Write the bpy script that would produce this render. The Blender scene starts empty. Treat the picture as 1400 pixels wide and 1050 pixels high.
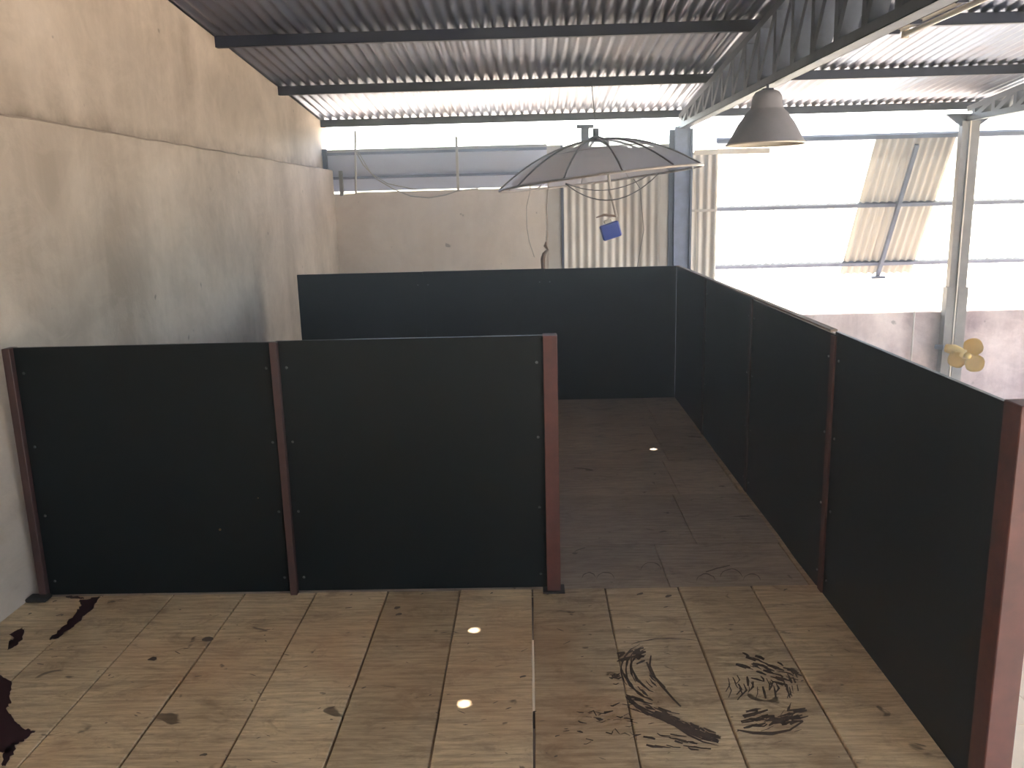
import bpy, bmesh, math, random
from mathutils import Vector, Matrix
random.seed(7)
C = bpy.context.scene.collection
S = bpy.context.scene
PI = math.pi

# ---------------------------------------------------------------- camera
F, PITCH, YAW, ROLL = 1148.49, 0.2108, -0.0245, -0.0261
fw = Vector((math.sin(YAW)*math.cos(PITCH), math.cos(YAW)*math.cos(PITCH), -math.sin(PITCH)))
rt = Vector((math.cos(YAW), -math.sin(YAW), 0)); up = rt.cross(fw)
r2 = math.cos(ROLL)*rt + math.sin(ROLL)*up; u2 = -math.sin(ROLL)*rt + math.cos(ROLL)*up
cam = bpy.data.cameras.new('camera'); cam.sensor_width = 36; cam.lens = 36*F/1400; cam.clip_start = .02; cam.clip_end = 500
co = bpy.data.objects.new('camera', cam); C.objects.link(co)
M = Matrix((r2, u2, -fw)).transposed().to_4x4(); M.translation = Vector((0, 0, 1.75)); co.matrix_world = M
S.camera = co
CAM = Vector((0, 0, 1.75))

# ---------------------------------------------------------------- light
S.view_settings.view_transform = 'Standard'; S.view_settings.look = 'None'
S.view_settings.gamma = 1; S.view_settings.use_curve_mapping = False
S.view_settings.exposure = 1.7
W = bpy.data.worlds.new('sky'); S.world = W; W.use_nodes = True
wn = W.node_tree.nodes; wl = W.node_tree.links
sky = wn.new('ShaderNodeTexSky'); sky.sky_type = 'NISHITA'; sky.sun_disc = False
sky.sun_elevation = math.radians(70); sky.sun_rotation = math.radians(20); sky.dust_density = 3.0; sky.air_density = 1.0
wl.new(sky.outputs[0], wn['Background'].inputs[0]); wn['Background'].inputs[1].default_value = 0.9
SUND = Vector((.24, .23, .94)).normalized()
sl = bpy.data.lights.new('sun', 'SUN'); sl.energy = 26; sl.angle = math.radians(.53); sl.color = (1, .95, .88)
so = bpy.data.objects.new('sun', sl); C.objects.link(so); so.rotation_euler = SUND.to_track_quat('Z', 'Y').to_euler(); so.location = (8, 25, 30)

# ---------------------------------------------------------------- helpers
def tag(o, label=None, cat=None, group=None, kind=None):
    if label: o['label'] = label
    if cat: o['category'] = cat
    if group: o['group'] = group
    if kind: o['kind'] = kind
    return o
def empty(name, loc=(0, 0, 0), parent=None):
    o = bpy.data.objects.new(name, None); C.objects.link(o); o.location = loc; o.empty_display_size = .1
    if parent: o.parent = parent
    return o
def obj(name, bm, mat, parent=None, smooth=False):
    me = bpy.data.meshes.new(name); bm.normal_update(); bm.to_mesh(me); bm.free()
    if mat: me.materials.append(mat)
    if smooth:
        for p in me.polygons: p.use_smooth = True
    o = bpy.data.objects.new(name, me); C.objects.link(o)
    if parent:
        o.parent = parent; o.matrix_parent_inverse = Matrix.Translation(-Vector(parent.location))
    return o
def box(bm, a, b, bev=0):
    x0, y0, z0 = a; x1, y1, z1 = b
    r = bmesh.ops.create_cube(bm, size=1)
    for v in r['verts']:
        v.co = Vector((x0+(v.co.x+.5)*(x1-x0), y0+(v.co.y+.5)*(y1-y0), z0+(v.co.z+.5)*(z1-z0)))
    if bev:
        es = list({e for v in r['verts'] for e in v.link_edges})
        bmesh.ops.bevel(bm, geom=es, offset=bev, segments=1, affect='EDGES')
    return bm
def B(a, b, bev=0): return box(bmesh.new(), a, b, bev)
def bar(bm, p, q, w, h, upv=Vector((0, 0, 1))):
    p = Vector(p); q = Vector(q); d = (q-p); L = d.length; d.normalize()
    s = d.cross(upv)
    if s.length < 1e-4: s = d.cross(Vector((1, 0, 0)))
    s.normalize(); t = s.cross(d).normalized()
    vs = []
    for e in (p, q):
        for a, b in ((-1, -1), (1, -1), (1, 1), (-1, 1)): vs.append(bm.verts.new(e+s*a*w/2+t*b*h/2))
    for f in ((3, 2, 1, 0), (4, 5, 6, 7), (0, 1, 5, 4), (1, 2, 6, 5), (2, 3, 7, 6), (3, 0, 4, 7)): bm.faces.new([vs[i] for i in f])
    return bm
def tube(bm, pts, r, n=8):
    pts = [Vector(p) for p in pts]; rings = []
    ref = Vector((.3, .9, .31))
    for i, p in enumerate(pts):
        d = (pts[min(i+1, len(pts)-1)]-pts[max(i-1, 0)]).normalized()
        s = d.cross(ref); s.normalize(); t = s.cross(d)
        rr = r[i] if isinstance(r, (list, tuple)) else r
        rings.append([bm.verts.new(p+(s*math.cos(2*PI*k/n)+t*math.sin(2*PI*k/n))*rr) for k in range(n)])
    for a, b in zip(rings, rings[1:]):
        for k in range(n): bm.faces.new((a[k], a[(k+1) % n], b[(k+1) % n], b[k]))
    bm.faces.new(rings[0][::-1]); bm.faces.new(rings[-1])
    return bm
def T(pts, r, n=8): return tube(bmesh.new(), pts, r, n)
def lathe(prof, c, n=40, axis=None):
    bm = bmesh.new(); rings = []
    for r, z in prof: rings.append([bm.verts.new((c[0]+r*math.cos(2*PI*k/n), c[1]+r*math.sin(2*PI*k/n), c[2]+z)) for k in range(n)])
    for a, b in zip(rings, rings[1:]):
        for k in range(n): bm.faces.new((a[k], a[(k+1) % n], b[(k+1) % n], b[k]))
    return bm
def catenary(a, b, sag, n=14):
    a = Vector(a); b = Vector(b)
    return [a.lerp(b, i/n)-Vector((0, 0, sag*4*(i/n)*(1-i/n))) for i in range(n+1)]
def copy(o, name=None, loc=None, parent=None):
    c = o.copy(); C.objects.link(c)
    if loc is not None: c.location = loc
    if parent: c.parent = parent
    return c

# ---------------------------------------------------------------- materials
class NT:
    def __init__(s, name):
        s.m = bpy.data.materials.new(name); s.m.use_nodes = True; s.t = s.m.node_tree
        s.b = s.t.nodes['Principled BSDF']; s.g = None
    def n(s, typ, **k):
        nd = s.t.nodes.new(typ)
        for a, v in k.items(): setattr(nd, a, v)
        return nd
    def l(s, a, b): s.t.links.new(a, b)
    def coord(s, sc=(1, 1, 1), kind='Object', loc=(0, 0, 0)):
        if kind == 'World': o = s.n('ShaderNodeNewGeometry').outputs['Position']
        else: o = s.n('ShaderNodeTexCoord').outputs[kind]
        m = s.n('ShaderNodeMapping'); m.inputs['Scale'].default_value = sc; m.inputs['Location'].default_value = loc
        s.l(o, m.inputs[0]); return m.outputs[0]
    def noise(s, sc, scale=(1, 1, 1), detail=5, rough=.6, dist=0, loc=(0, 0, 0)):
        t = s.n('ShaderNodeTexNoise'); t.inputs['Scale'].default_value = sc; t.inputs['Detail'].default_value = detail
        t.inputs['Roughness'].default_value = rough; t.inputs['Distortion'].default_value = dist
        s.l(s.coord(scale, 'World', loc), t.inputs['Vector']); return t.outputs['Fac']
    def ramp(s, f, stops):
        r = s.n('ShaderNodeValToRGB'); e = r.color_ramp.elements
        while len(e) < len(stops): e.new(.5)
        for i, (p, c) in enumerate(stops):
            e[i].position = p; e[i].color = (c, c, c, 1) if not isinstance(c, tuple) else (*c, 1)
        s.l(f, r.inputs[0]); return r.outputs[0]
    def mix(s, f, a, b, mode='MIX'):
        m = s.n('ShaderNodeMix', data_type='RGBA', blend_type=mode)
        for i, v in ((0, f), (6, a), (7, b)):
            if hasattr(v, 'links') or hasattr(v, 'is_linked'): s.l(v, m.inputs[i])
            elif isinstance(v, tuple): m.inputs[i].default_value = (*v, 1)
            else: m.inputs[i].default_value = v
        return m.outputs[2]
    def math(s, op, a, b=0, c=None):
        m = s.n('ShaderNodeMath', operation=op)
        for i, v in enumerate((a, b)):
            if hasattr(v, 'is_linked'): s.l(v, m.inputs[i])
            else: m.inputs[i].default_value = v
        return m.outputs[0]
    def bump(s, f, st=.3, d=.01):
        b = s.n('ShaderNodeBump'); b.inputs['Strength'].default_value = st; b.inputs['Distance'].default_value = d
        s.l(f, b.inputs['Height']); s.l(b.outputs[0], s.b.inputs['Normal'])
    def set(s, col=None, rough=.6, metal=0, spec=.5):
        if col is not None:
            if isinstance(col, tuple): s.b.inputs['Base Color'].default_value = (*col, 1)
            else: s.l(col, s.b.inputs['Base Color'])
        if hasattr(rough, 'is_linked'): s.l(rough, s.b.inputs['Roughness'])
        else: s.b.inputs['Roughness'].default_value = rough
        s.b.inputs['Metallic'].default_value = metal; s.b.inputs['Specular IOR Level'].default_value = spec
        return s.m

def hx(r, g, b):
    f = lambda c: ((c/255+.055)/1.055)**2.4 if c > 10 else c/255/12.92
    return (f(r), f(g), f(b))

def plaster(name, base, dark, light):
    k = NT(name)
    big = k.ramp(k.noise(.9, (1, 1, 1), 6, .65, .6), [(.36, 0.), (.62, 1.)])
    c = k.mix(big, dark, base)
    st = k.ramp(k.noise(2.0, (1.2, 1.2, .12), 4, .6), [(.45, 0.), (.75, 1.)])
    c = k.mix(k.math('MULTIPLY', st, .55), c, light)
    fine = k.ramp(k.noise(14, (1, 1, .6), 6, .7), [(.3, 0.), (.7, 1.)])
    c = k.mix(k.math('MULTIPLY', fine, .30), c, dark)
    pt = k.ramp(k.noise(2.6, (1, 1, 1.4), 7, .72, 1.2, (3, 1, 9)), [(.46, 0.), (.56, 1.)])
    c = k.mix(k.math('MULTIPLY', pt, .13), c, light)
    sp = k.ramp(k.noise(9, (1, 1, 1), 2, .4), [(.75, 0.), (.79, 1.)])
    c = k.mix(k.math('MULTIPLY', sp, .6), c, (.08, .06, .045))
    k.bump(k.noise(6, (1, 1, 1), 8, .65), .35, .02)
    return k, c
k, c = plaster('aged_plaster', hx(204, 189, 174), hx(162, 148, 134), hx(222, 208, 194))
# dirt that gathered along the ledge line (z = 2.21) of the left wall
gz = k.n('ShaderNodeSeparateXYZ'); k.l(k.n('ShaderNodeNewGeometry').outputs['Position'], gz.inputs[0])
d = k.math('ABSOLUTE', k.math('SUBTRACT', gz.outputs[2], 2.25))
dm = k.ramp(d, [(0.0, 1.), (.09, 0.)])
dn = k.ramp(k.noise(4, (1, 1, 1), 5, .7), [(.4, 0.), (.65, 1.)])
c = k.mix(k.math('MULTIPLY', k.math('MULTIPLY', dm, dn), .6), c, hx(110, 92, 74))
PLASTER = k.set(c, .85, 0, .25)
k, c = plaster('back_plaster', hx(222, 210, 198), hx(200, 186, 172), hx(232, 222, 210)); PLASTER_B = k.set(c, .85, 0, .25)
k, c = plaster('low_wall_plaster', hx(216, 198, 192), hx(128, 106, 110), hx(236, 224, 218)); PLASTER_L = k.set(c, .85, 0, .25)

def metal_sheet(name, base, rust, amt, metal=.75, rough=.42):
    k = NT(name)
    oi = k.n('ShaderNodeObjectInfo').outputs['Random']
    f = k.ramp(k.noise(1.4, (1, .35, 1), 6, .7, .4), [(.42, 0.), (.7, 1.)])
    f = k.math('MULTIPLY', f, amt)
    c = k.mix(f, base, rust)
    v = k.math('ADD', k.math('MULTIPLY', oi, .35), .8)
    cc = k.n('ShaderNodeCombineColor'); [k.l(v, cc.inputs[i]) for i in range(3)]
    c = k.mix(1.0, c, cc.outputs[0], 'MULTIPLY')
    fine = k.noise(22, (1, 1, 1), 4, .7)
    r = k.math('ADD', k.math('MULTIPLY', fine, .25), rough-.12)
    k.bump(k.noise(3, (1, 1, 1), 3, .5), .15, .02)
    return k.set(c, r, metal, .5)
ROOF = metal_sheet('galvanised_roof', hx(112, 122, 144), hx(124, 92, 84), .5, .8, .34)
CLAD = metal_sheet('wall_cladding_metal', hx(200, 194, 186), hx(168, 150, 132), .5, .1, .6)
SIDING = metal_sheet('siding_metal', hx(206, 208, 222), hx(186, 186, 200), .5, .1, .6)
def simple(name, col, rough=.6, metal=0, var=.25, sc=8, spec=.5):
    k = NT(name); n = k.ramp(k.noise(sc, (1, 1, 1), 5, .65), [(.3, 0.), (.7, 1.)])
    c = k.mix(n, tuple(x*(1-var) for x in col), tuple(min(1, x*(1+var)) for x in col))
    k.bump(n, .08, .004); return k.set(c, rough, metal, spec)
STEEL = simple('painted_steel', hx(40, 48, 70), .5, .3)
STEEL_L = simple('truss_primer_steel', hx(84, 92, 108), .5, .3)
COLUMN = simple('column_paint', hx(112, 108, 104), .6, .1)
REDOX = simple('red_oxide_paint', hx(84, 44, 37), .55, .0, .3, 14)
MIDPOST = simple('dark_red_oxide_paint', hx(62, 40, 38), .5, .0, .3, 14)
SCREW = simple('zinc_screw', hx(120, 120, 118), .4, .7)
LAMP_M = simple('lamp_aluminium', hx(150, 148, 154), .45, .25, .10)
LAMP_IN = simple('lamp_inside', hx(210, 200, 185), .4, .2, .08)
WHITE = simple('white_enamel', hx(205, 196, 180), .5, 0, .1)
GLASS_T = simple('tube_glass', hx(225, 222, 214), .25, 0, .03)
CABLE = simple('cable_black', hx(44, 40, 42), .6)
CABLE_G = simple('cable_grey', hx(150, 142, 132), .6)
BLUE = simple('blue_plastic', hx(38, 62, 150), .45, 0, .12)
YELLOW = simple('fan_yellow_plastic', hx(186, 156, 84), .45, 0, .1)
RAG = simple('rag_cloth', hx(110, 86, 70), .9)
DISH_R = simple('dish_rib_metal', hx(96, 90, 90), .5, .5)
JOIST = simple('joist_steel', hx(56, 44, 42), .6)
BURG = simple('dried_burgundy_paint', hx(44, 18, 24), .8, 0, .25, 30, .2)
TAR = simple('tar_smear', hx(82, 68, 60), .8, 0, .3, 40, .2)
FOOT = simple('foot_rubber', hx(22, 20, 20), .7)
WOODPLUG = simple('raw_wood', hx(150, 112, 72), .8)

# black film faced plywood
k = NT('black_film_plywood')
n = k.ramp(k.noise(1.3, (1, 1, 1), 6, .7), [(.35, 0.), (.7, 1.)])
c = k.mix(n, (.0028, .0046, .0058), (.0050, .0074, .0088))
s_ = k.ramp(k.noise(18, (1, 1, .3), 5, .7), [(.62, 0.), (.78, 1.)])
c = k.mix(k.math('MULTIPLY', s_, .2), c, (.03, .03, .03))
k.bump(k.noise(10, (1, 1, 1), 4, .6), .06, .004)
BLACK = k.set(c, .38, 0, .2)

def board(name, a, b, dark, red, vary=.30):
    k = NT(name)
    oi = k.n('ShaderNodeObjectInfo').outputs['Random']
    n1 = k.ramp(k.noise(1.5, (1, 1, 1), 6, .7, .5), [(.3, 0.), (.7, 1.)])
    c = k.mix(n1, a, b)
    g = k.ramp(k.noise(9, (.5, 6, 1), 6, .7), [(.42, 0.), (.72, 1.)])        # grain runs across the board
    c = k.mix(k.math('MULTIPLY', g, .7), c, dark)
    g2 = k.ramp(k.noise(34, (.25, 2.2, 1), 4, .7), [(.35, 0.), (.75, 1.)])
    c = k.mix(k.math('MULTIPLY', g2, .36), c, dark)
    bl = k.ramp(k.noise(5.5, (.8, 1.6, 1), 7, .78, .9, (2, 3, 0)), [(.50, 0.), (.66, 1.)])    # grime blotches
    c = k.mix(k.math('MULTIPLY', bl, .55), c, dark)
    r = k.ramp(k.noise(1.1, (1, 1, 1), 3, .6, 0, (5, 2, 0)), [(.5, 0.), (.75, 1.)])
    c = k.mix(k.math('MULTIPLY', r, .5), c, red)
    sp = k.ramp(k.noise(7.5, (1, 1.3, 1), 3, .55, .8, (1, 7, 0)), [(.67, 0.), (.72, 1.)])
    c = k.mix(k.math('MULTIPLY', sp, .8), c, tuple(x*.35 for x in dark))
    v = k.math('ADD', k.math('MULTIPLY', oi, vary), 1-vary*.55)
    cc = k.n('ShaderNodeCombineColor'); [k.l(v, cc.inputs[i]) for i in range(3)]
    c = k.mix(1.0, c, cc.outputs[0], 'MULTIPLY')
    k.bump(k.noise(30, (.4, 2, 1), 6, .7), .25, .004)
    return k.set(c, .72, 0, .3)
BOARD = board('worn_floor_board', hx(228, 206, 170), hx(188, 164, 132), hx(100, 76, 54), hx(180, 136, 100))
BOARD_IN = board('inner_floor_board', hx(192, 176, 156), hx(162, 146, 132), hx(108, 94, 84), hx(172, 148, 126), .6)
CONC = simple('concrete_slab', hx(204, 178, 144), .8, 0, .1, 2)
CONC_OUT = simple('outdoor_ground', hx(150, 138, 120), .9, 0, .12, .6)

def translucent(name, col, tr):
    k = NT(name); k.t.nodes.remove(k.b)
    n = k.ramp(k.noise(1.2, (1, 1, .4), 4, .6), [(.3, 0.), (.7, 1.)])
    c = k.mix(n, tuple(x*.85 for x in col), col)
    d = k.n('ShaderNodeBsdfDiffuse'); t = k.n('ShaderNodeBsdfTranslucent'); m = k.n('ShaderNodeMixShader')
    k.l(c, d.inputs[0]); k.l(c, t.inputs[0]); m.inputs[0].default_value = tr
    k.l(d.outputs[0], m.inputs[1]); k.l(t.outputs[0], m.inputs[2]); k.l(m.outputs[0], k.t.nodes['Material Output'].inputs[0]); return k.m
FIBRE = translucent('fibreglass_sheet', hx(214, 208, 190), .5)
FIBRE_O = translucent('aged_fibreglass_sheet', hx(158, 152, 142), .03)
# perforated metal mesh of the dish: a fine screen, part metal part open
def mesh_mat(name, col, open_):
    k = NT(name); k.set(simple_col(k, col), .6, 0)
    tr = k.n('ShaderNodeBsdfTransparent'); m = k.n('ShaderNodeMixShader'); m.inputs[0].default_value = open_
    k.l(k.b.outputs[0], m.inputs[1]); k.l(tr.outputs[0], m.inputs[2]); k.l(m.outputs[0], k.t.nodes['Material Output'].inputs[0]); return k.m
def simple_col(k, col):
    return k.mix(k.noise(5), tuple(x*.85 for x in col), col)
MESH = mesh_mat('dish_wire_mesh', hx(172, 170, 186), .42)
MESH_R = mesh_mat('dish_rusty_mesh', hx(200, 176, 160), .30)

# ================================================================ SETTING
# left wall: lower masonry with the upper part set back above the ledge
XL, XU, YB = -2.373, -2.50, 10.5
bm = bmesh.new()
random.seed(3)
ys = [-4+i*.145 for i in range(101)]
ys[-1] = YB
top = [2.213+random.uniform(-.004, .004) for _ in ys]
prof = []
for y, z in zip(ys, top):
    prof.append([bm.verts.new(p) for p in ((XL, y, -3), (XL, y, z-.012), (XL-.015, y, z), (XU-.2, y, z), (XU-.2, y, -3))])
for a, b in zip(prof, prof[1:]):
    for i in range(5): bm.faces.new((a[i], a[(i+1) % 5], b[(i+1) % 5], b[i]))
bm.faces.new(prof[0]); bm.faces.new(prof[-1][::-1])
zr = lambda y: 3.135+.096*(7.18-y)          # underside of the roof sheets
vs = [bm.verts.new(p) for p in ((XU, -4, 2.19), (XU, 10.85, 2.19), (XU, 10.85, zr(10.85)-.01), (XU, -4, zr(-4)-.01),
                                (XU-.2, -4, 2.19), (XU-.2, 10.85, 2.19), (XU-.2, 10.85, zr(10.85)-.01), (XU-.2, -4, zr(-4)-.01))]
for f in ((0, 1, 2, 3), (7, 6, 5, 4), (0, 4, 5, 1), (1, 5, 6, 2), (2, 6, 7, 3), (3, 7, 4, 0)): bm.faces.new([vs[i] for i in f])
bmesh.ops.recalc_face_normals(bm, faces=bm.faces)
tag(obj('wall_left', bm, PLASTER), kind='structure')

# corrugated sheet: U across, V along
def corr(name, o, U, V, w, L, mat, parent, pitch=.097, amp=.014, holes=(), off=0):
    o = Vector(o); U = Vector(U).normalized(); V = Vector(V).normalized(); N = U.cross(V).normalized()
    per = 8; n = int(round(w/pitch*per)); bm = bmesh.new()
    cuts = [0, L]
    for (hu, hv) in holes: cuts += [hv-.012, hv+.012]
    cuts = sorted(cuts); rows = []
    for v in cuts:
        rows.append([bm.verts.new(o+U*(i*pitch/per)+V*v+N*amp*math.cos(2*PI*(i/per+off))) for i in range(n+1)])
    for j in range(len(rows)-1):
        vm = (cuts[j]+cuts[j+1])/2
        for i in range(n):
            um = (i+.5)*pitch/per
            if any(abs(vm-hv) < .01 and abs(um-hu) < .0125 for hu, hv in holes): continue
            bm.faces.new((rows[j][i], rows[j][i+1], rows[j+1][i+1], rows[j+1][i]))
    return obj(name, bm, mat, parent, smooth=True)

roof = tag(empty('ceiling', (0, 5, 3.3)), kind='structure')
slope = Vector((0, 1, -.096)).normalized()
y0r, y1r = -4.0, 10.95
spots = [(-.27, 3.24), (-.26, 2.71), (.86, 5.85)]
def hole_for(x, y):
    z = 3.2
    for _ in range(6):
        hy = y+SUND.y/SUND.z*z; z = zr(hy)+.012
    return x+SUND.x/SUND.z*z, hy
holes = [hole_for(*s) for s in spots]
SW = .097*10
ysplit = 4.0
for i in range(15):
    x = -2.72+i*SW
    for (ya, yb, dz) in ((y0r, .15, .032), (0, ysplit+.15, .016), (ysplit, y1r, 0)):
        hs = []
        for hx_, hy_ in holes:
            if x+.02 < hx_ < x+SW-.02 and ya < hy_ < yb:
                u = round((hx_-x)/(.097/8))*(.097/8); hs.append((u, (hy_-ya)/slope.y))
        corr('roof_sheet', (x, ya, zr(ya)+.012+dz+(i % 2)*.003), (1, 0, 0), slope, SW+.02, (yb-ya)/slope.y, FIBRE if ya == y0r and i in (2, 5) else ROOF, roof, holes=hs)   # two unseen translucent sheets at the near end, added to brighten floor and wall

# purlins
pur = tag(empty('roof_purlins', (0, 5, 3.2)), kind='structure')
def purlin(y, x0=XU, x1=11.6, zb=None):
    zt = zr(y)-.001; zb = zt-.085
    bm = bmesh.new()
    box(bm, (x0, y-.025, zb), (x1, y-.021, zt)); box(bm, (x0, y-.025, zb), (x1, y+.03, zb+.004)); box(bm, (x0, y-.025, zt-.004), (x1, y+.03, zt))
    obj('purlin', bm, STEEL, pur)
for y in (-3.1, -1.4, .3, 2.0, 3.74, 5.46, 7.18, 8.88, 10.60): purlin(y)

# trusses along the building
def truss(x, y0, y1, name):
    t = tag(empty(name, (x, y1, 2.6)), kind='structure')
    zc = 2.60
    bm = bmesh.new()      # bottom chord, a channel with its flange downwards
    box(bm, (x-.05, y0, zc-.03), (x+.05, y1, zc-.024)); box(bm, (x-.05, y0, zc-.03), (x-.044, y1, zc+.03)); box(bm, (x+.044, y0, zc-.03), (x+.05, y1, zc+.03))
    obj('bottom_chord', bm, STEEL_L, t)
    zt = lambda y: zr(y)-.087-.03
    bm = bmesh.new(); bar(bm, (x, y0, zt(y0)), (x, y1, zt(y1)), .10, .06); obj('top_chord', bm, STEEL_L, t)
    y = y1-.15; i = 0
    while y > y0+.3:
        bm = bmesh.new()
        h = zt(y)-.03-(zc+.03)
        if h > .04: bar(bm, (x, y, zc-.02), (x, y, zt(y)), .095, .06, Vector((0, 1, 0))); obj('web_upright', bm, STEEL_L, t)
        else: bm.free()
        y2 = y-.42
        if zt(y2)-zc > .1:
            bm = bmesh.new(); a, b = ((y, zc), (y2, zt(y2)))
            bar(bm, (x, a[0], a[1]), (x, b[0], b[1]), .095, .06, Vector((0, 1, 0))); obj('web_diagonal', bm, STEEL_L, t)
        y = y2
    return t
truss(1.85, -4, 10.42, 'roof_truss'); truss(5.22, -4, 10.42, 'roof_truss')

# ---- back wall
wb = tag(empty('wall_back', (0, YB, -3)), kind='structure')
obj('masonry', B((-2.72, YB, -3), (.40, YB+.12, 1.925)), PLASTER_B, wb)
obj('masonry', B((.40, YB+.06, -3), (2.30, YB+.14, -1.0)), PLASTER_B, wb)
# flat strip at the joint, then corrugated cladding
obj('edge_strip', B((.235, YB-.012, -1), (.40, YB, 2.43)), CLAD, wb)
obj('edge_strip', B((.40, YB-.03, -1), (.43, YB+.01, 2.43)), STEEL_L, wb)
corr('cladding_sheet', (.43, YB+.0, -1.0), (1, 0, 0), (0, 0, 1), .097*8, 3.40, CLAD, wb, amp=.009)
corr('cladding_sheet', (.43+.097*8-.01, YB-.006, -1.0), (1, 0, 0), (0, 0, 1), .097*4.5, 3.38, CLAD, wb, amp=.009)
obj('edge_strip', B((1.60, YB-.02, -1), (1.70, YB+.02, 2.41)), CLAD, wb)
corr('cladding_sheet', (1.98, YB+.0, -1.0), (1, 0, 0), (0, 0, 1), .097*3.25, 3.30, CLAD, wb)
obj('cap_rail', B((2.0, YB-.03, 2.27), (2.9, YB+.01, 2.33)), WHITE, wb)
obj('rail', B((1.95, YB-.02, 1.60), (2.29, YB+.0, 1.63)), CLAD, wb)
RAILM = simple('rail_blue_grey', hx(96, 102, 124), .5, .2)
# siding strips above the plaster
for a, b, m in ((1.955, 2.14, SIDING), (2.12, 2.26, SIDING), (2.24, 2.41, SIDING), (2.39, 2.455, CLAD)):
    bm = bmesh.new()
    xa, xb = -2.5, .24
    v = [bm.verts.new(p) for p in ((xa, YB+.11, a), (xb, YB+.11, a), (xb, YB+.09, b), (xa, YB+.09, b), (xa, YB+.125, a), (xb, YB+.125, a), (xb, YB+.105, b), (xa, YB+.105, b))]
    for f in ((0, 1, 2, 3), (7, 6, 5, 4), (0, 4, 5, 1), (3, 2, 6, 7), (1, 5, 6, 2), (0, 3, 7, 4)): bm.faces.new([v[i] for i in f])
    obj('siding_strip', bm, m, wb)
for z in (2.375, 2.09): obj('rail', B((-2.5, YB+.03, z+.01), (.24, YB+.085, z+.04)), RAILM, wb)
obj('sill_flashing', B((-2.1, YB-.01, 1.925), (.24, YB+.10, 1.938)), WHITE, wb)
obj('end_post', B((-2.49, YB+.01, 1.93), (-2.44, YB+.06, 2.46)), STEEL, wb)
obj('end_post', B((-2.30, YB-.01, 1.90), (-2.26, YB+.04, 2.20)), COLUMN, wb)
obj('upright_rod', T([(-2.06, YB-.03, 2.66), (-2.075, YB-.03, 2.4), (-2.10, YB-.03, 1.92)], .013), CLAD, wb)
obj('upright_rod', B((-.865, YB-.03, 1.93), (-.835, YB-.0, 2.56)), CLAD, wb)
obj('short_post', B((.655, YB+.02, 2.3), (.745, YB+.08, 2.655)), STEEL, wb)
obj('post_head', B((.60, YB+.0, 2.62), (.80, YB+.10, 2.66)), STEEL, wb)
# low masonry of the right bay with an opening at ground level
lw = obj('masonry', B((2.30, YB+.02, -3), (5.78, YB+.16, .30)), PLASTER_L, wb)
obj('masonry', B((5.78, YB+.02, -1.95), (7.2, YB+.16, .30)), PLASTER_L, wb)
obj('masonry', B((7.2, YB+.02, -3), (11.6, YB+.16, .30)), PLASTER_L, wb)

# near end wall behind the photographer and the far side pier
bm = B((-2.72, -4.15, -3), (2.6, -4.0, 4.15)); box(bm, (2.6, -4.15, 2.7), (11.6, -4.0, 4.15)); box(bm, (10.9, -4.15, -3), (11.6, -4.0, 2.7))
tag(obj('wall_front', bm, PLASTER), kind='structure')      # wide unseen gate opening to the yard, added to let in fill light
tag(obj('ground_near_yard', B((-60, -60, -3.3), (11.69, -4.16, -3.05)), CONC_OUT), kind='structure')
# thin scattering volume added to stand in for the veil of lens glare
HZ = bpy.data.materials.new('glare_haze'); HZ.use_nodes = True; ht = HZ.node_tree; ht.nodes.clear()
vs_ = ht.nodes.new('ShaderNodeVolumeScatter'); vs_.inputs['Density'].default_value = .029; vs_.inputs['Anisotropy'].default_value = .75
vs_.inputs['Color'].default_value = (1, .98, .95, 1)
ht.links.new(vs_.outputs[0], ht.nodes.new('ShaderNodeOutputMaterial').inputs['Volume'])
tag(obj('glare_haze', B((-2.49, -3.99, -2.99), (11.5, 10.45, 4.3)), HZ), kind='structure')
# columns
def column(x, y, w, name, zsplit=None):
    t = tag(empty(name, (x, y, -3)), kind='structure')
    bm = bmesh.new(); box(bm, (x-w/2, y-.03, -3), (x-w*.08, y+.06, 2.57)); obj('flange', bm, COLUMN, t)
    bm = bmesh.new(); box(bm, (x-w*.08, y-.05, -3), (x-w*.01, y+.05, 2.57)); obj('web_plate', bm, WHITE, t)
    bm = bmesh.new(); box(bm, (x-w*.01, y-.045, -3), (x+w/2, y+.06, 2.57)); obj('flange', bm, COLUMN, t)
    if zsplit is not None:
        obj('sleeve', B((x-w*.62, y-.04, -3), (x-w*.10, y+.07, zsplit)), COLUMN, t)
        obj('sleeve', B((x+w*.03, y-.055, -3), (x+w*.62, y+.07, zsplit)), COLUMN, t)
    bm = bmesh.new()
    v = [bm.verts.new(p) for p in ((x-.3, y-.02, 2.655), (x+.3, y-.02, 2.655), (x+.08, y-.02, 2.5), (x-.08, y-.02, 2.5))]
    v += [bm.verts.new((q.co.x, y+.02, q.co.z)) for q in v]
    bm.faces.new(v[:4][::-1]); bm.faces.new(v[4:])
    for i in range(4): bm.faces.new((v[i], v[(i+1) % 4], v[4+(i+1) % 4], v[4+i]))
    obj('head_bracket', bm, STEEL, t)
column(5.22, 10.42, .20, 'steel_column', .62)
t = tag(empty('steel_column', (1.87, 10.42, -3)), kind='structure')
obj('flange', B((1.70, 10.46, -3), (1.76, 10.485, 2.57)), STEEL_L, t)
obj('web_plate', B((1.76, 10.40, -3), (1.94, 10.46, 2.60)), simple('column_blue_grey', hx(122, 132, 156), .5, .1), t)
obj('flange', B((1.94, 10.36, -3), (1.965, 10.48, 2.57)), STEEL_L, t)

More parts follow.
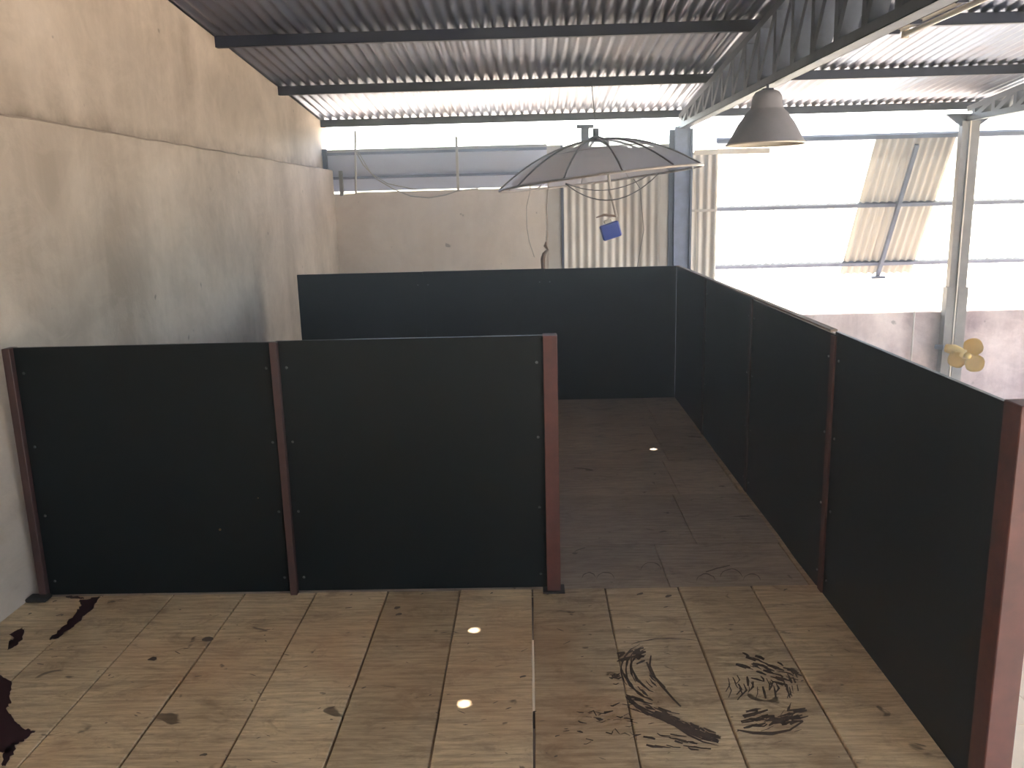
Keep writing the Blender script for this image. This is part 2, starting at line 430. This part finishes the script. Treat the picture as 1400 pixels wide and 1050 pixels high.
# ---- steep sheet awning hung outside the right bay
aw = empty('sheet_awning', (4.5, 10.7, 2.4))
tag(aw, 'steep corrugated awning of pale sheets hung outside the right bay of the far wall', 'awning')
ad = Vector((0, .485, -.875)).normalized(); an = Vector((0, .875, .485))
A0 = Vector((0, 10.64, 2.44))
x = 2.33; i = 0
while x < 9.5:
    m = FIBRE_O if 4.05 < x < 5.1 else FIBRE
    o = A0+Vector((x, 0, 0))+an*(.02+(i % 2)*.003)
    corr('awning_sheet', o, (1, 0, 0), ad, .97, 2.0, m, aw, amp=.019); x += .955; i += 1
for s in (0.0, .93, 1.82):
    p = A0+ad*s
    bm = bmesh.new(); bar(bm, (2.30, p.y, p.z), (9.5, p.y, p.z), .05, .055, an); obj('girt', bm, STEEL if s == 0 else STEEL_L, aw)
for xx in (4.72, 8.2):
    p = A0+ad*.1-an*.05+Vector((xx, 0, 0)); q = A0+ad*2.0-an*.05+Vector((xx, 0, 0))
    bm = bmesh.new(); bar(bm, p, q, .045, .045); obj('brace', bm, STEEL_L, aw)
    bm = bmesh.new(); box(bm, (q.x-.09, q.y-.05, q.z-.03), (q.x+.09, q.y+.05, q.z)); obj('brace_foot', bm, STEEL_L, aw)

# ---- mezzanine floor
fl = tag(empty('floor', (0, 4, 0)), kind='structure')
W0, b0 = .3367, -1.0288
YF = 3.62
gap = {-3: .003, -2: .004, -1: .007, 0: .007, 1: .007, 2: .008, 3: .008, 4: .007, 5: .007, 6: .008}
def slab(x0, x1, y0, y1, z, th, mat, jit=.0015, tilt=0, notch=False):
    bm = bmesh.new(); n = 14
    for s in (0,): pass
    rows = []
    for i in range(n+1):
        y = y0+(y1-y0)*i/n
        jl = random.uniform(-jit, jit) if 0 < i < n else 0; jr = random.uniform(-jit, jit) if 0 < i < n else 0
        c = .003
        rows.append([bm.verts.new(p) for p in ((x0+jl, y, z-th), (x0+jl, y, z-c), (x0+jl+c, y, z+tilt), (x1+jr-c, y, z-tilt), (x1+jr, y, z-c), (x1+jr, y, z-th))])
    for a, b in zip(rows, rows[1:]):
        for i in range(6): bm.faces.new((a[i], a[(i+1) % 6], b[(i+1) % 6], b[i]))
    bm.faces.new(rows[0]); bm.faces.new(rows[-1][::-1])
    bmesh.ops.recalc_face_normals(bm, faces=bm.faces)
    return obj('board', bm, mat, fl)
random.seed(11)
for kx in range(-4, 7):
    xa = b0+kx*W0+gap.get(kx, 0)/2; xb = b0+(kx+1)*W0-gap.get(kx+1, 0)/2
    if kx == 6: xb = 1.2915
    slab(xa, xb, -1.5, 3.616+random.uniform(-.004, .002), random.uniform(-.003, 0), .035, BOARD, .0015, random.uniform(-.001, .001))
# inner floor
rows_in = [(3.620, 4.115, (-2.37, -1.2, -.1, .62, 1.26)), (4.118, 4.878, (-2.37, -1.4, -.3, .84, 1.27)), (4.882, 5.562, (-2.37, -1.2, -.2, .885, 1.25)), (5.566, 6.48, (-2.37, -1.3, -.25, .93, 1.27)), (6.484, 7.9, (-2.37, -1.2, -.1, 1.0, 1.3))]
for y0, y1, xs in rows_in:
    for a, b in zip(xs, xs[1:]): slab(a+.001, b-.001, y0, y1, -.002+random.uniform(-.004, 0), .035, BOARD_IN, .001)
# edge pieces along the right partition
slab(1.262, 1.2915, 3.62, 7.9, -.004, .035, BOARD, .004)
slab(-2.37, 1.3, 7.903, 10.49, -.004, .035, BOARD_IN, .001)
# joists below
js = tag(empty('floor_joists', (0, 4, -.1)), kind='structure')
for y in (.6, 1.7, 2.66, 3.56, 4.6, 5.6, 6.6, 7.6, 8.6, 9.6):
    obj('joist', B((-2.37, y-.05, -.20), (1.3, y+.05, -.038)), JOIST, js)
obj('edge_beam', B((1.30, -1.5, -.25), (1.36, 10.49, -.06)), JOIST, js)

# ground floor slabs, seen past the right partition
gf = tag(empty('ground_floor', (4, 6, -3)), kind='structure')
for i in range(8):
    for j in range(8):
        xa = -2.37+i*1.75; ya = -4+j*1.82
        obj('floor_slab', B((xa+.004, ya+.004, -3.1), (xa+1.746, ya+1.816, -3)), CONC, gf)
tag(obj('ground_outside', B((-60, 10.7, -3.3), (60, 80, -3.05)), CONC_OUT), kind='structure')
tag(obj('ground_yard', B((11.7, -60, -3.3), (60, 10.68, -3.05)), CONC_OUT), kind='structure')

# dried paint and tar on the boards
def unproj(px, py, z=0):
    d = fw+r2*(px-700)/F-u2*(py-525)/F
    return CAM+d*((z-CAM.z)/d.z)
def splat(bm, poly, z=.0012, jit=.0):
    vs = []
    for p in poly:
        q = unproj(*p, z) if len(p) == 2 else Vector(p); vs.append(bm.verts.new((q.x+random.uniform(-jit, jit), q.y+random.uniform(-jit, jit), z)))
    f = bm.faces.new(vs)
    if f.normal.z < 0: f.normal_flip()
def rag_poly(pts, n=6, amp=2.0):
    out = []
    for a, b in zip(pts, pts[1:]+pts[:1]):
        for i in range(n): out.append((a[0]+(b[0]-a[0])*i/n+(random.uniform(-amp, amp) if i else 0), a[1]+(b[1]-a[1])*i/n+(random.uniform(-amp, amp)*.7 if i else 0)))
    return out
random.seed(5)
stains = [
 [(109, 820), (136, 815), (128, 832), (112, 845), (98, 858), (80, 873), (68, 875), (70, 870), (88, 855), (104, 838), (110, 829)],
 [(88, 815), (114, 816), (112, 819), (96, 818)],
 [(12, 868), (30, 858), (33, 861), (31, 875), (22, 883), (10, 889), (15, 882), (25, 876), (12, 877), (20, 872)],
 [(-12, 918), (4, 926), (16, 932), (14, 948), (15, 962), (8, 969), (20, 986), (32, 996), (49, 999), (36, 1010), (22, 1018), (10, 1030), (-2, 1028), (-20, 1024), (-20, 980), (-18, 940)],
 [(20, 1010), (22, 1024), (8, 1046), (3, 1047), (6, 1028)],
]
for s in stains:
    bm = bmesh.new(); splat(bm, rag_poly(s)); bmesh.ops.triangulate(bm, faces=bm.faces)
    obj('paint_stain', bm, BURG, fl)
# tar smears: many short strokes along arcs
bm = bmesh.new()
def stroke(pts, w):
    L = []; R_ = []
    for i, (x, y) in enumerate(pts):
        a = pts[max(i-1, 0)]; b = pts[min(i+1, len(pts)-1)]
        dx, dy = b[0]-a[0], b[1]-a[1]; n = math.hypot(dx, dy) or 1
        ww = w*(math.sin(PI*(i+.4)/(len(pts)-.2))**.6)*random.uniform(.5, 1.3)/2
        L.append((x-dy/n*ww, y+dx/n*ww*.8)); R_.append((x+dy/n*ww, y-dx/n*ww*.8))
    poly = L+R_[::-1]
    try: splat(bm, poly, .0012+random.uniform(0, .0003))
    except Exception: pass
def arc(cx, cy, rx, ry, a0, a1, n=8, j=.6):
    return [(cx+rx*math.cos(math.radians(a0+(a1-a0)*i/n))+random.uniform(-j, j), cy+ry*math.sin(math.radians(a0+(a1-a0)*i/n))+random.uniform(-j, j)) for i in range(n+1)]
# left swirl
big = [[(858, 952), (872, 964), (888, 972), (905, 978), (925, 986), (945, 998), (965, 1006), (985, 1010)]]
for k_ in range(4):
    o = k_*2.6
    stroke([(p[0]-k_*1.0+random.uniform(-1, 1), p[1]+o*(.2+i*.13)+random.uniform(-1, 1)) for i, p in enumerate(big[0])], 5 if k_ < 3 else 3)
for k_ in range(60):
    t_ = random.random(); cx = 862+t_*115+random.uniform(-5, 5); cy = 955+t_*52+random.uniform(-7, 12)*(1-.3*t_)
    stroke([(cx-random.uniform(3, 10), cy-random.uniform(1, 4)), (cx, cy), (cx+random.uniform(3, 11), cy+random.uniform(1, 4))], random.uniform(1.5, 5))
for k_ in range(26):
    cx = random.uniform(885, 975); cy = 1002+random.uniform(0, 22)*(1 if cx < 960 else .4)
    stroke([(cx-random.uniform(4, 12), cy-2), (cx, cy+random.uniform(-1, 1)), (cx+random.uniform(4, 14), cy+1.5)], random.uniform(2, 5))
for r_ in (1, .9, .8):
    stroke(arc(915, 915, 66*r_, 44*r_, 150, 232, 12), 3)
stroke(arc(930, 905, 80, 60, 170, 118, 12), 5); stroke(arc(925, 905, 62, 48, 190, 120, 12), 4)
stroke([(884, 905), (890, 920), (905, 938), (920, 955), (931, 966)], 5); stroke([(890, 896), (888, 910), (896, 926), (910, 940)], 3.5)
for k_ in range(14):
    cx = random.uniform(848, 882); cy = random.uniform(886, 905)
    stroke([(cx-random.uniform(3, 8), cy+random.uniform(0, 5)), (cx, cy), (cx+random.uniform(3, 8), cy-random.uniform(0, 3))], random.uniform(2, 6))
for k_ in range(8):
    cx = random.uniform(870, 898); cy = random.uniform(918, 945)
    stroke([(cx, cy), (cx+4, cy+5), (cx+9, cy+9)], random.uniform(1.5, 3.5))
stroke(arc(915, 885, 55, 12, 200, 320, 12), 1.6)
# right swirl
for k_ in range(36):
    t_ = random.random(); cx = 1012+t_*75+random.uniform(-6, 6); cy = 905+t_*22+random.uniform(-14, 16)
    stroke([(cx-random.uniform(4, 10), cy-2), (cx, cy), (cx+random.uniform(3, 10), cy+3)], random.uniform(2, 6))
for k_ in range(26):
    cx = 992+k_*3.6+random.uniform(-5, 5); cy = 922+random.uniform(0, 24); hh_ = random.uniform(3, 10)
    stroke([(cx, cy), (cx+random.uniform(0, 5), cy+hh_), (cx+random.uniform(-5, 5), cy+hh_*2)], random.uniform(1, 3.4))
for k_ in range(22):
    a_ = random.uniform(-60, 80); rr_ = random.uniform(.7, 1.05)
    cx = 1035+58*rr_*math.cos(math.radians(a_)); cy = 945+52*rr_*math.sin(math.radians(a_))
    stroke([(cx, cy), (cx-4*math.sin(math.radians(a_)), cy+4*math.cos(math.radians(a_))), (cx-9*math.sin(math.radians(a_)), cy+9*math.cos(math.radians(a_)))], random.uniform(1.2, 4))
for k_ in range(46):
    t_ = random.random(); cx = 1020+t_*75; cy = 985-6*t_+random.uniform(-16, 12)*(1-.4*t_)
    stroke([(cx-random.uniform(5, 12), cy+random.uniform(-2, 4)), (cx, cy), (cx+random.uniform(4, 12), cy-random.uniform(0, 4))], random.uniform(2.5, 6))
stroke([(1008, 998), (1030, 1002), (1056, 1003), (1080, 998), (1098, 986)], 5)
# scattered flecks by the second swirl and over the boards
for k_ in range(26):
    cx = random.uniform(780, 868); cy = random.uniform(960, 1020)
    stroke([(cx, cy), (cx+random.uniform(2, 9), cy+random.uniform(-4, 4)), (cx+random.uniform(8, 16), cy+random.uniform(-5, 5))], random.uniform(1, 3.4))
for k_ in range(10):
    cx = random.uniform(836, 846); cy = random.uniform(920, 935); stroke([(cx-4, cy), (cx, cy+1), (cx+4, cy-1)], 3)
for (cx, cy, w) in ((208, 901, 10), (284, 874, 13), (278, 1032, 9), (134, 918, 3), (150, 923, 3), (543, 831, 7), (545, 840, 7), (480, 813, 3), (577, 812, 3), (672, 811, 3), (640, 880, 2), (750, 812, 4), (875, 812, 7), (914, 815, 7), (1074, 806, 4), (820, 977, 3), (762, 1006, 5), (760, 1034, 4), (715, 925, 7), (75, 822, 5), (41, 839, 4), (85, 841, 3)):
    stroke([(cx-w*.6, cy+1), (cx-w*.2, cy), (cx+w*.2, cy-.5), (cx+w*.6, cy-1)], w*.6)
for k_ in range(130):
    px_, py_ = random.uniform(30, 1180), random.uniform(815, 1045)
    w = random.uniform(.6, 1.8)
    a = random.uniform(-.5, .5); L_ = random.uniform(2, 10)
    stroke([(px_, py_), (px_+L_*.5, py_+a*L_*.5), (px_+L_, py_+a*L_)], w)
me_o = obj('tar_smears', bm, TAR, fl); tag(me_o, kind='stuff')
# chalk-like scratch rings on the inner floor
bm = bmesh.new()
for (cx, cy, r_) in ((828, 792, 12), (805, 790, 9), (965, 795, 13), (1000, 790, 15), (1028, 794, 12), (890, 780, 14)):
    stroke(arc(cx, cy, r_, r_*.8, 185, 355, 10, .4), 1.4)
stroke([(965, 782), (980, 777), (998, 773)], 2.2)
tag(obj('scratch_rings', bm, TAR, fl), kind='stuff')

# ================================================================ PARTITIONS
H = 1.185
def bolt(parent, p, axis):
    bm = bmesh.new(); r = .0065; n = 8
    a = Vector(axis); s = Vector((0, 0, 1)); t_ = a.cross(s)
    c0 = [bm.verts.new(Vector(p)+(s*math.cos(2*PI*k/n)+t_*math.sin(2*PI*k/n))*r) for k in range(n)]
    c1 = [bm.verts.new(Vector(p)+a*.005+(s*math.cos(2*PI*k/n)+t_*math.sin(2*PI*k/n))*r*.7) for k in range(n)]
    for k in range(n): bm.faces.new((c0[k], c0[(k+1) % n], c1[(k+1) % n], c1[k]))
    bm.faces.new(c1); bmesh.ops.recalc_face_normals(bm, faces=bm.faces)
    obj('screw', bm, SCREW, parent)
# near partition
p1 = empty('partition', (-1.1, YF, 0))
tag(p1, 'nearest black plywood partition of two panels, from the pale left wall to a red-brown end post', 'partition')
obj('panel', B((-2.30, YF, .006), (-1.128, YF+.018, H), .0015), BLACK, p1)
obj('panel', B((-1.122, YF, .008), (.062, YF+.018, H+.004), .0015), BLACK, p1)
obj('post', B((-2.325, YF-.030, .0), (-2.290, YF+.035, H), .002), MIDPOST, p1)['label'] = 'dark red-brown post at the wall end'
obj('foot', B((-2.37, YF-.075, .0), (-2.27, YF-.01, .022), .008), FOOT, p1)
obj('post', B((-1.142, YF-.032, .0), (-1.110, YF-.0005, H+.003), .002), MIDPOST, p1)['label'] = 'slim dark post between the panels'
obj('post', B((.050, YF-.035, .0), (.112, YF+.045, H+.006), .002), REDOX, p1)['label'] = 'wider red-brown end post'
obj('foot', B((.03, YF-.055, .0), (.13, YF+.03, .006)), FOOT, p1)
for z in (1.07, .73, .40, .075):
    for x in (-2.258, -1.172, -1.082, .022): bolt(p1, (x, YF, z), (0, -1, 0))
bm = bmesh.new(); tube(bm, [(-1.452, YF+.001, .318), (-1.452, YF-.003, .318)], .006, 8); obj('plug', bm, WOODPLUG, p1)
bm = bmesh.new(); tube(bm, [(-1.262, YF+.001, .468), (-1.262, YF-.003, .468)], .003, 8); obj('plug', bm, WOODPLUG, p1)
# small ragged offcut marks below the posts
# right partition
Xr = 1.292; XT = .016
p2 = empty('partition', (Xr, 4.9, 0))
tag(p2, 'long black plywood partition running away on the right to the far corner', 'partition')
py = [2.25, 3.56, 4.91, 6.22, 7.45]
hh = [H+.002, H-.012, H+.0, H-.004]
for i in range(4):
    obj('panel', B((Xr, py[i]+(.006 if i == 0 else .001), -.03), (Xr+XT, py[i+1]-(.0012 if i < 3 else -.0115), hh[i]), .0012), BLACK, p2)
obj('post', B((Xr-.008, 2.17, -.06), (Xr+.072, 2.255, H+.012), .003), REDOX, p2)['label'] = 'thick red-brown post at the near end'
for i in (1, 2, 3):
    obj('post', B((Xr-.010, py[i]-.024, .0), (Xr-.0005, py[i]+.024, hh[i]-.004), .001), MIDPOST if i > 1 else REDOX, p2)
for i in range(1, 4):
    obj('rear_stud', B((Xr+XT+.001, py[i]-.02, -.05), (Xr+XT+.045, py[i]+.02, H-.05)), REDOX, p2)
for i in (1, 2, 3):
    for z in (1.07, .73, .40, .075):
        for s in (-.06, .06): bolt(p2, (Xr, py[i]+s, z), (-1, 0, 0))
obj('edge_strip', B((Xr-.006, 3.6, H-.006), (Xr+.024, 7.45, H+.004)), simple('edge_brown', hx(120, 100, 84), .6), p2)
# far partition
p3 = empty('partition', (-.4, 7.46, 0))
tag(p3, 'far black plywood partition of three panels along the back of the enclosure', 'partition')
xs = [-2.07, -.95, .13, 1.29]
for i in range(3):
    obj('panel', B((xs[i]+.001, 7.462, -.003), (xs[i+1]-(.001 if i < 2 else -.001), 7.478, H+(0, .002, -.001)[i]), .0015), BLACK, p3)
for i in (1, 2): obj('joint_strip', B((xs[i]-.010, 7.455, .004), (xs[i]+.010, 7.4615, H-.02)), BLACK, p3)
for i in range(4):
    a = xs[i]+(.03 if i == 0 else -.02 if i == 3 else 0)
    obj('rear_stud', B((a-.02, 7.479, 0), (a+.02, 7.52, H-.05)), REDOX, p3)
for i in (1, 2):
    for z in (1.07, .4):
        for s in (-.045, .045): bolt(p3, (xs[i]+s, 7.462, z), (0, -1, 0))

# ================================================================ HIGH-BAY LAMP
lx, ly, lz = 1.80, 6.62, 2.145
lamp = tag(empty('pendant_lamp', (lx, ly, lz)), 'grey bell-shaped industrial lamp hanging under the roof truss', 'lamp')
prof = [(.285, 0), (.283, .012), (.262, .045), (.238, .09), (.205, .15), (.178, .185), (.160, .215), (.128, .245), (.118, .26), (.112, .31), (.105, .345), (.088, .372), (.06, .385), (.0, .388)]
o = obj('reflector', lathe(prof, (lx, ly, lz), 48), LAMP_M, lamp, True)
inner = [(.287, .001), (.280, .010), (.255, .045), (.23, .09), (.197, .15), (.170, .185), (.145, .215), (.10, .235), (.0, .24)]
obj('reflector_lining', lathe(inner, (lx, ly, lz), 48), LAMP_IN, lamp, True)
obj('rim', lathe([(.283, -.006), (.294, -.006), (.294, .006), (.283, .006), (.283, -.006)], (lx, ly, lz), 48), LAMP_IN, lamp, True)
obj('bulb', lathe([(0, .04), (.03, .045), (.045, .075), (.045, .12), (.025, .17), (.02, .22)], (lx, ly, lz), 24), GLASS_T, lamp, True)
obj('hook', T([(lx, ly, lz+.38), (lx, ly, 2.575)], .01), STEEL, lamp)
obj('bracket', B((lx-.04, ly-.03, lz+.375), (lx+.04, ly+.03, lz+.40), .004), STEEL, lamp)

# fluorescent batten on the truss
ft = tag(empty('tube_light', (1.97, 4.2, 2.58)), 'long pale fluorescent batten fixed beside the truss bottom chord', 'lamp')
obj('batten', B((1.935, 3.55, 2.585), (1.985, 4.78, 2.625), .004), WHITE, ft)
obj('tube', T([(1.999, 3.60, 2.570), (1.999, 4.74, 2.570)], .014, 12), GLASS_T, ft)
for y in (3.60, 4.74): obj('end_cap', B((1.982, y-.012, 2.55), (2.015, y+.012, 2.60), .003), WHITE, ft)
for y in (4.0, 4.45, 4.7): obj('clip', B((1.90, y-.01, 2.565), (1.95, y+.01, 2.64)), STEEL, ft)

# ================================================================ MESH DISH
# opening downwards like an umbrella; rim plane tips up to the right
dc = Vector((.70, 8.45, 1.975)); DR = .985; DH = .36
tilt = Matrix.Rotation(math.radians(-5.5), 4, 'Y') @ Matrix.Rotation(math.radians(-1.0), 4, 'X')
def dp(r, a, dz=0):      # point on the bowl
    p = Vector((r*DR*math.cos(a), r*DR*math.sin(a), DH*(1-r*r)+dz)); return dc+tilt @ p
dish = tag(empty('satellite_dish', dc), 'large mesh satellite dish hung upside down like an umbrella over the far partition', 'satellite dish')
NS = 12
for s in range(NS):
    bm = bmesh.new(); g = []
    a0 = 2*PI*s/NS+.12; a1 = 2*PI*(s+1)/NS+.12
    for i in range(9):
        r = .06+.94*i/8
        g.append([bm.verts.new(dp(r, a0+(a1-a0)*j/5)) for j in range(6)])
    for i in range(8):
        for j in range(5): bm.faces.new((g[i][j], g[i][j+1], g[i+1][j+1], g[i+1][j]))
    am = (a0+a1)/2
    rusty = 3.25 < am < 4.2
    o = obj('mesh_panel', bm, MESH_R if rusty else MESH, dish, True)
    if rusty: o['label'] = 'rusty mesh panel'
    bm = bmesh.new(); tube(bm, [dp(.06+.94*i/8, a0, .006) for i in range(9)], .009, 6); obj('rib', bm, DISH_R, dish)
for r, rad in ((1.0, .013), (.55, .005)):
    pts = [dp(r, 2*PI*i/60, -.004) for i in range(61)]
    bm = bmesh.new(); tube(bm, pts, rad, 6); obj('rim' if r == 1 else 'hoop', bm, DISH_R if r < 1 else simple('rim_metal', hx(150, 140, 132), .5, .4), dish)
obj('hub', lathe([(0, .0), (.08, .0), (.08, .03), (.03, .05), (.03, .12), (0, .12)], tuple(dp(0, 0, -.01)), 20), STEEL, dish)
hubp = dp(0, 0)
fp = Vector((.86, 8.40, 1.60))
obj('feed_arm', T([dp(.12, .2, -.01), Vector((.78, 8.42, 2.05)), Vector((.80, 8.41, 1.85)), fp], .014), CLAD, dish)
for a in (3.6, 5.6, 1.3): pass
bm = bmesh.new(); tube(bm, [fp+Vector((-.20, 0, .0)), fp+Vector((-.12, 0, .025)), fp+Vector((.0, 0, .01))], [.006, .014, .012], 6); obj('feed_clamp', bm, RAG, dish)
# blue receiver box hanging tilted
bx_ = tag(empty('receiver_head', (.78, 8.40, 1.50)), kind=None)
bx_.parent = dish; bx_.matrix_parent_inverse = Matrix.Translation(-Vector(dish.location))
rot = Matrix.Rotation(math.radians(-17), 4, 'Y')
def rb(a, b, bev, c=Vector((.80, 8.40, 1.475))):
    bm = B(a, b, bev); bmesh.ops.transform(bm, matrix=Matrix.Translation(c) @ rot, verts=bm.verts); return bm
bpy.data.objects.remove(bx_)
o = obj('receiver_box', rb((-.095, -.04, -.082), (.095, .04, .072), .012), BLUE, dish); o['label'] = 'blue plastic receiver box'
obj('receiver_throat', rb((-.04, -.03, .072), (.045, .03, .11), .008), WHITE, dish)
obj('hanging_wire', T([hubp+Vector((0, 0, .1)), Vector((hubp.x, 8.62, 2.6)), Vector((hubp.x-.01, 8.86, 2.93))], .004, 6), CABLE, dish)
# cables looped under it
cb = obj('coax_cable', T(catenary((.36, 8.3, 1.93), (1.25, 8.3, 2.0), .20)+[], .006, 6), CABLE); tag(cb, 'lower dark cable loop sagging beneath the satellite dish', 'cable')
cb = obj('coax_cable', T(catenary((.36, 8.32, 1.935), (1.15, 8.32, 1.985), .10), .005, 6), CABLE); tag(cb, 'upper shorter dark cable loop beneath the satellite dish', 'cable')
# strings and wires
o = obj('cable', T([(-2.06, 10.44, 2.42), (-1.98, 10.42, 2.26), (-1.83, 10.42, 2.09), (-1.62, 10.42, 1.96), (-1.42, 10.42, 1.875), (-1.2, 10.42, 1.85), (-1.0, 10.42, 1.88), (-.85, 10.42, 1.925), (-.6, 10.42, 1.945)], .008, 6), CABLE_G)
tag(o, 'long grey cable drooping below the siding from the left upright rod', 'cable')
o = obj('cable', T([(-2.04, 10.46, 2.42), (-1.9, 10.45, 2.16), (-1.7, 10.45, 2.03), (-1.5, 10.45, 1.985), (-1.36, 10.45, 1.95)], .006, 6), CABLE_G)
tag(o, 'shorter grey cable looping just above the drooping one at the left', 'cable')
o = obj('string', T([(.03, 8.6, 2.075), (.02, 8.6, 1.87), (-.02, 8.6, 1.72), (-.02, 8.6, 1.52), (.0, 8.6, 1.38), (.05, 8.6, 1.22)], .004, 5), CABLE_G)
tag(o, 'thin string hanging bowed from the left side of the satellite dish', 'string')
o = obj('rope', T([(.21, 8.6, 2.16), (.20, 8.6, 1.86), (.18, 8.6, 1.7), (.18, 8.6, 1.5), (.17, 8.6, 1.36)], .004, 5), CABLE_G)
tag(o, 'rope with a frayed brown knotted end hanging left of the blue receiver', 'rope')
tie = obj('knotted_end', T([(.17, 8.6, 1.37), (.16, 8.6, 1.33), (.185, 8.6, 1.29), (.15, 8.6, 1.25), (.135, 8.6, 1.2), (.14, 8.6, 1.08)], [.006, .018, .012, .02, .024, .02], 6), RAG, o)
o = obj('string', T([(1.60, 8.45, 2.09), (1.63, 8.45, 1.8), (1.65, 8.46, 1.5), (1.66, 8.46, 1.2), (1.64, 8.46, .9)], .004, 5), WHITE)
tag(o, 'pale string hanging down from the right tip of the satellite dish', 'string')
o = obj('wire', T([(1.0, 10.485, 2.42), (1.35, 10.43, 1.9), (1.40, 10.43, 1.4), (1.33, 10.43, 1.0), (1.28, 10.43, .7)], .005, 5), CABLE)
tag(o, 'dark wire running down the corrugated cladding beside the tall blue-grey column', 'wire')
o = obj('conduit_pipe', T([(4.76, 10.47, .32), (4.76, 10.47, -.6)], .012, 6), CLAD); tag(o, 'thin pipe on the low wall left of the column with the fan', 'pipe')

# ================================================================ WALL FAN
fc = Vector((5.27, 10.10, -.18))
fan = tag(empty('wall_fan', fc), 'yellow three-bladed fan mounted on the steel column by the low wall', 'fan')
obj('motor', T([fc+Vector((-.16, .22, .06)), fc+Vector((-.10, .14, .05)), fc+Vector((-.02, .02, .01))], [.05, .065, .055], 16), YELLOW, fan, True)
obj('mount', T([fc+Vector((-.17, .26, .06)), fc+Vector((-.24, .33, .06))], .03, 10), STEEL_L, fan)
obj('hub', T([fc+Vector((-.02, .03, 0)), fc+Vector((0, -.03, 0))], [.045, .035], 16), YELLOW, fan, True)
fr = Matrix.Rotation(math.radians(-25), 4, 'Z')
for a in (66, -48, 205):
    bm = bmesh.new(); g = []
    for i in range(9):
        t_ = i/8; r = .03+.20*t_
        w = .035+.085*math.sin(PI*min(1, t_*.62+.18)) if t_ < .98 else .075
        row = []
        for j in range(7):
            s = (j/6-.5)*2
            lx_ = r+(-.035*s*s if i > 4 else 0); lz_ = s*w
            tw = .35*(1-t_)+.18
            p = Vector((lx_, lz_*math.sin(tw)*.5, lz_*math.cos(tw)))
            p = Matrix.Rotation(-math.radians(a), 4, 'Y') @ p
            row.append(bm.verts.new(fc+fr @ p))
        g.append(row)
    for i in range(8):
        for j in range(6): bm.faces.new((g[i][j], g[i][j+1], g[i+1][j+1], g[i+1][j]))
    bmesh.ops.solidify(bm, geom=bm.faces[:], thickness=.004)
    obj('blade', bm, YELLOW, fan, True)
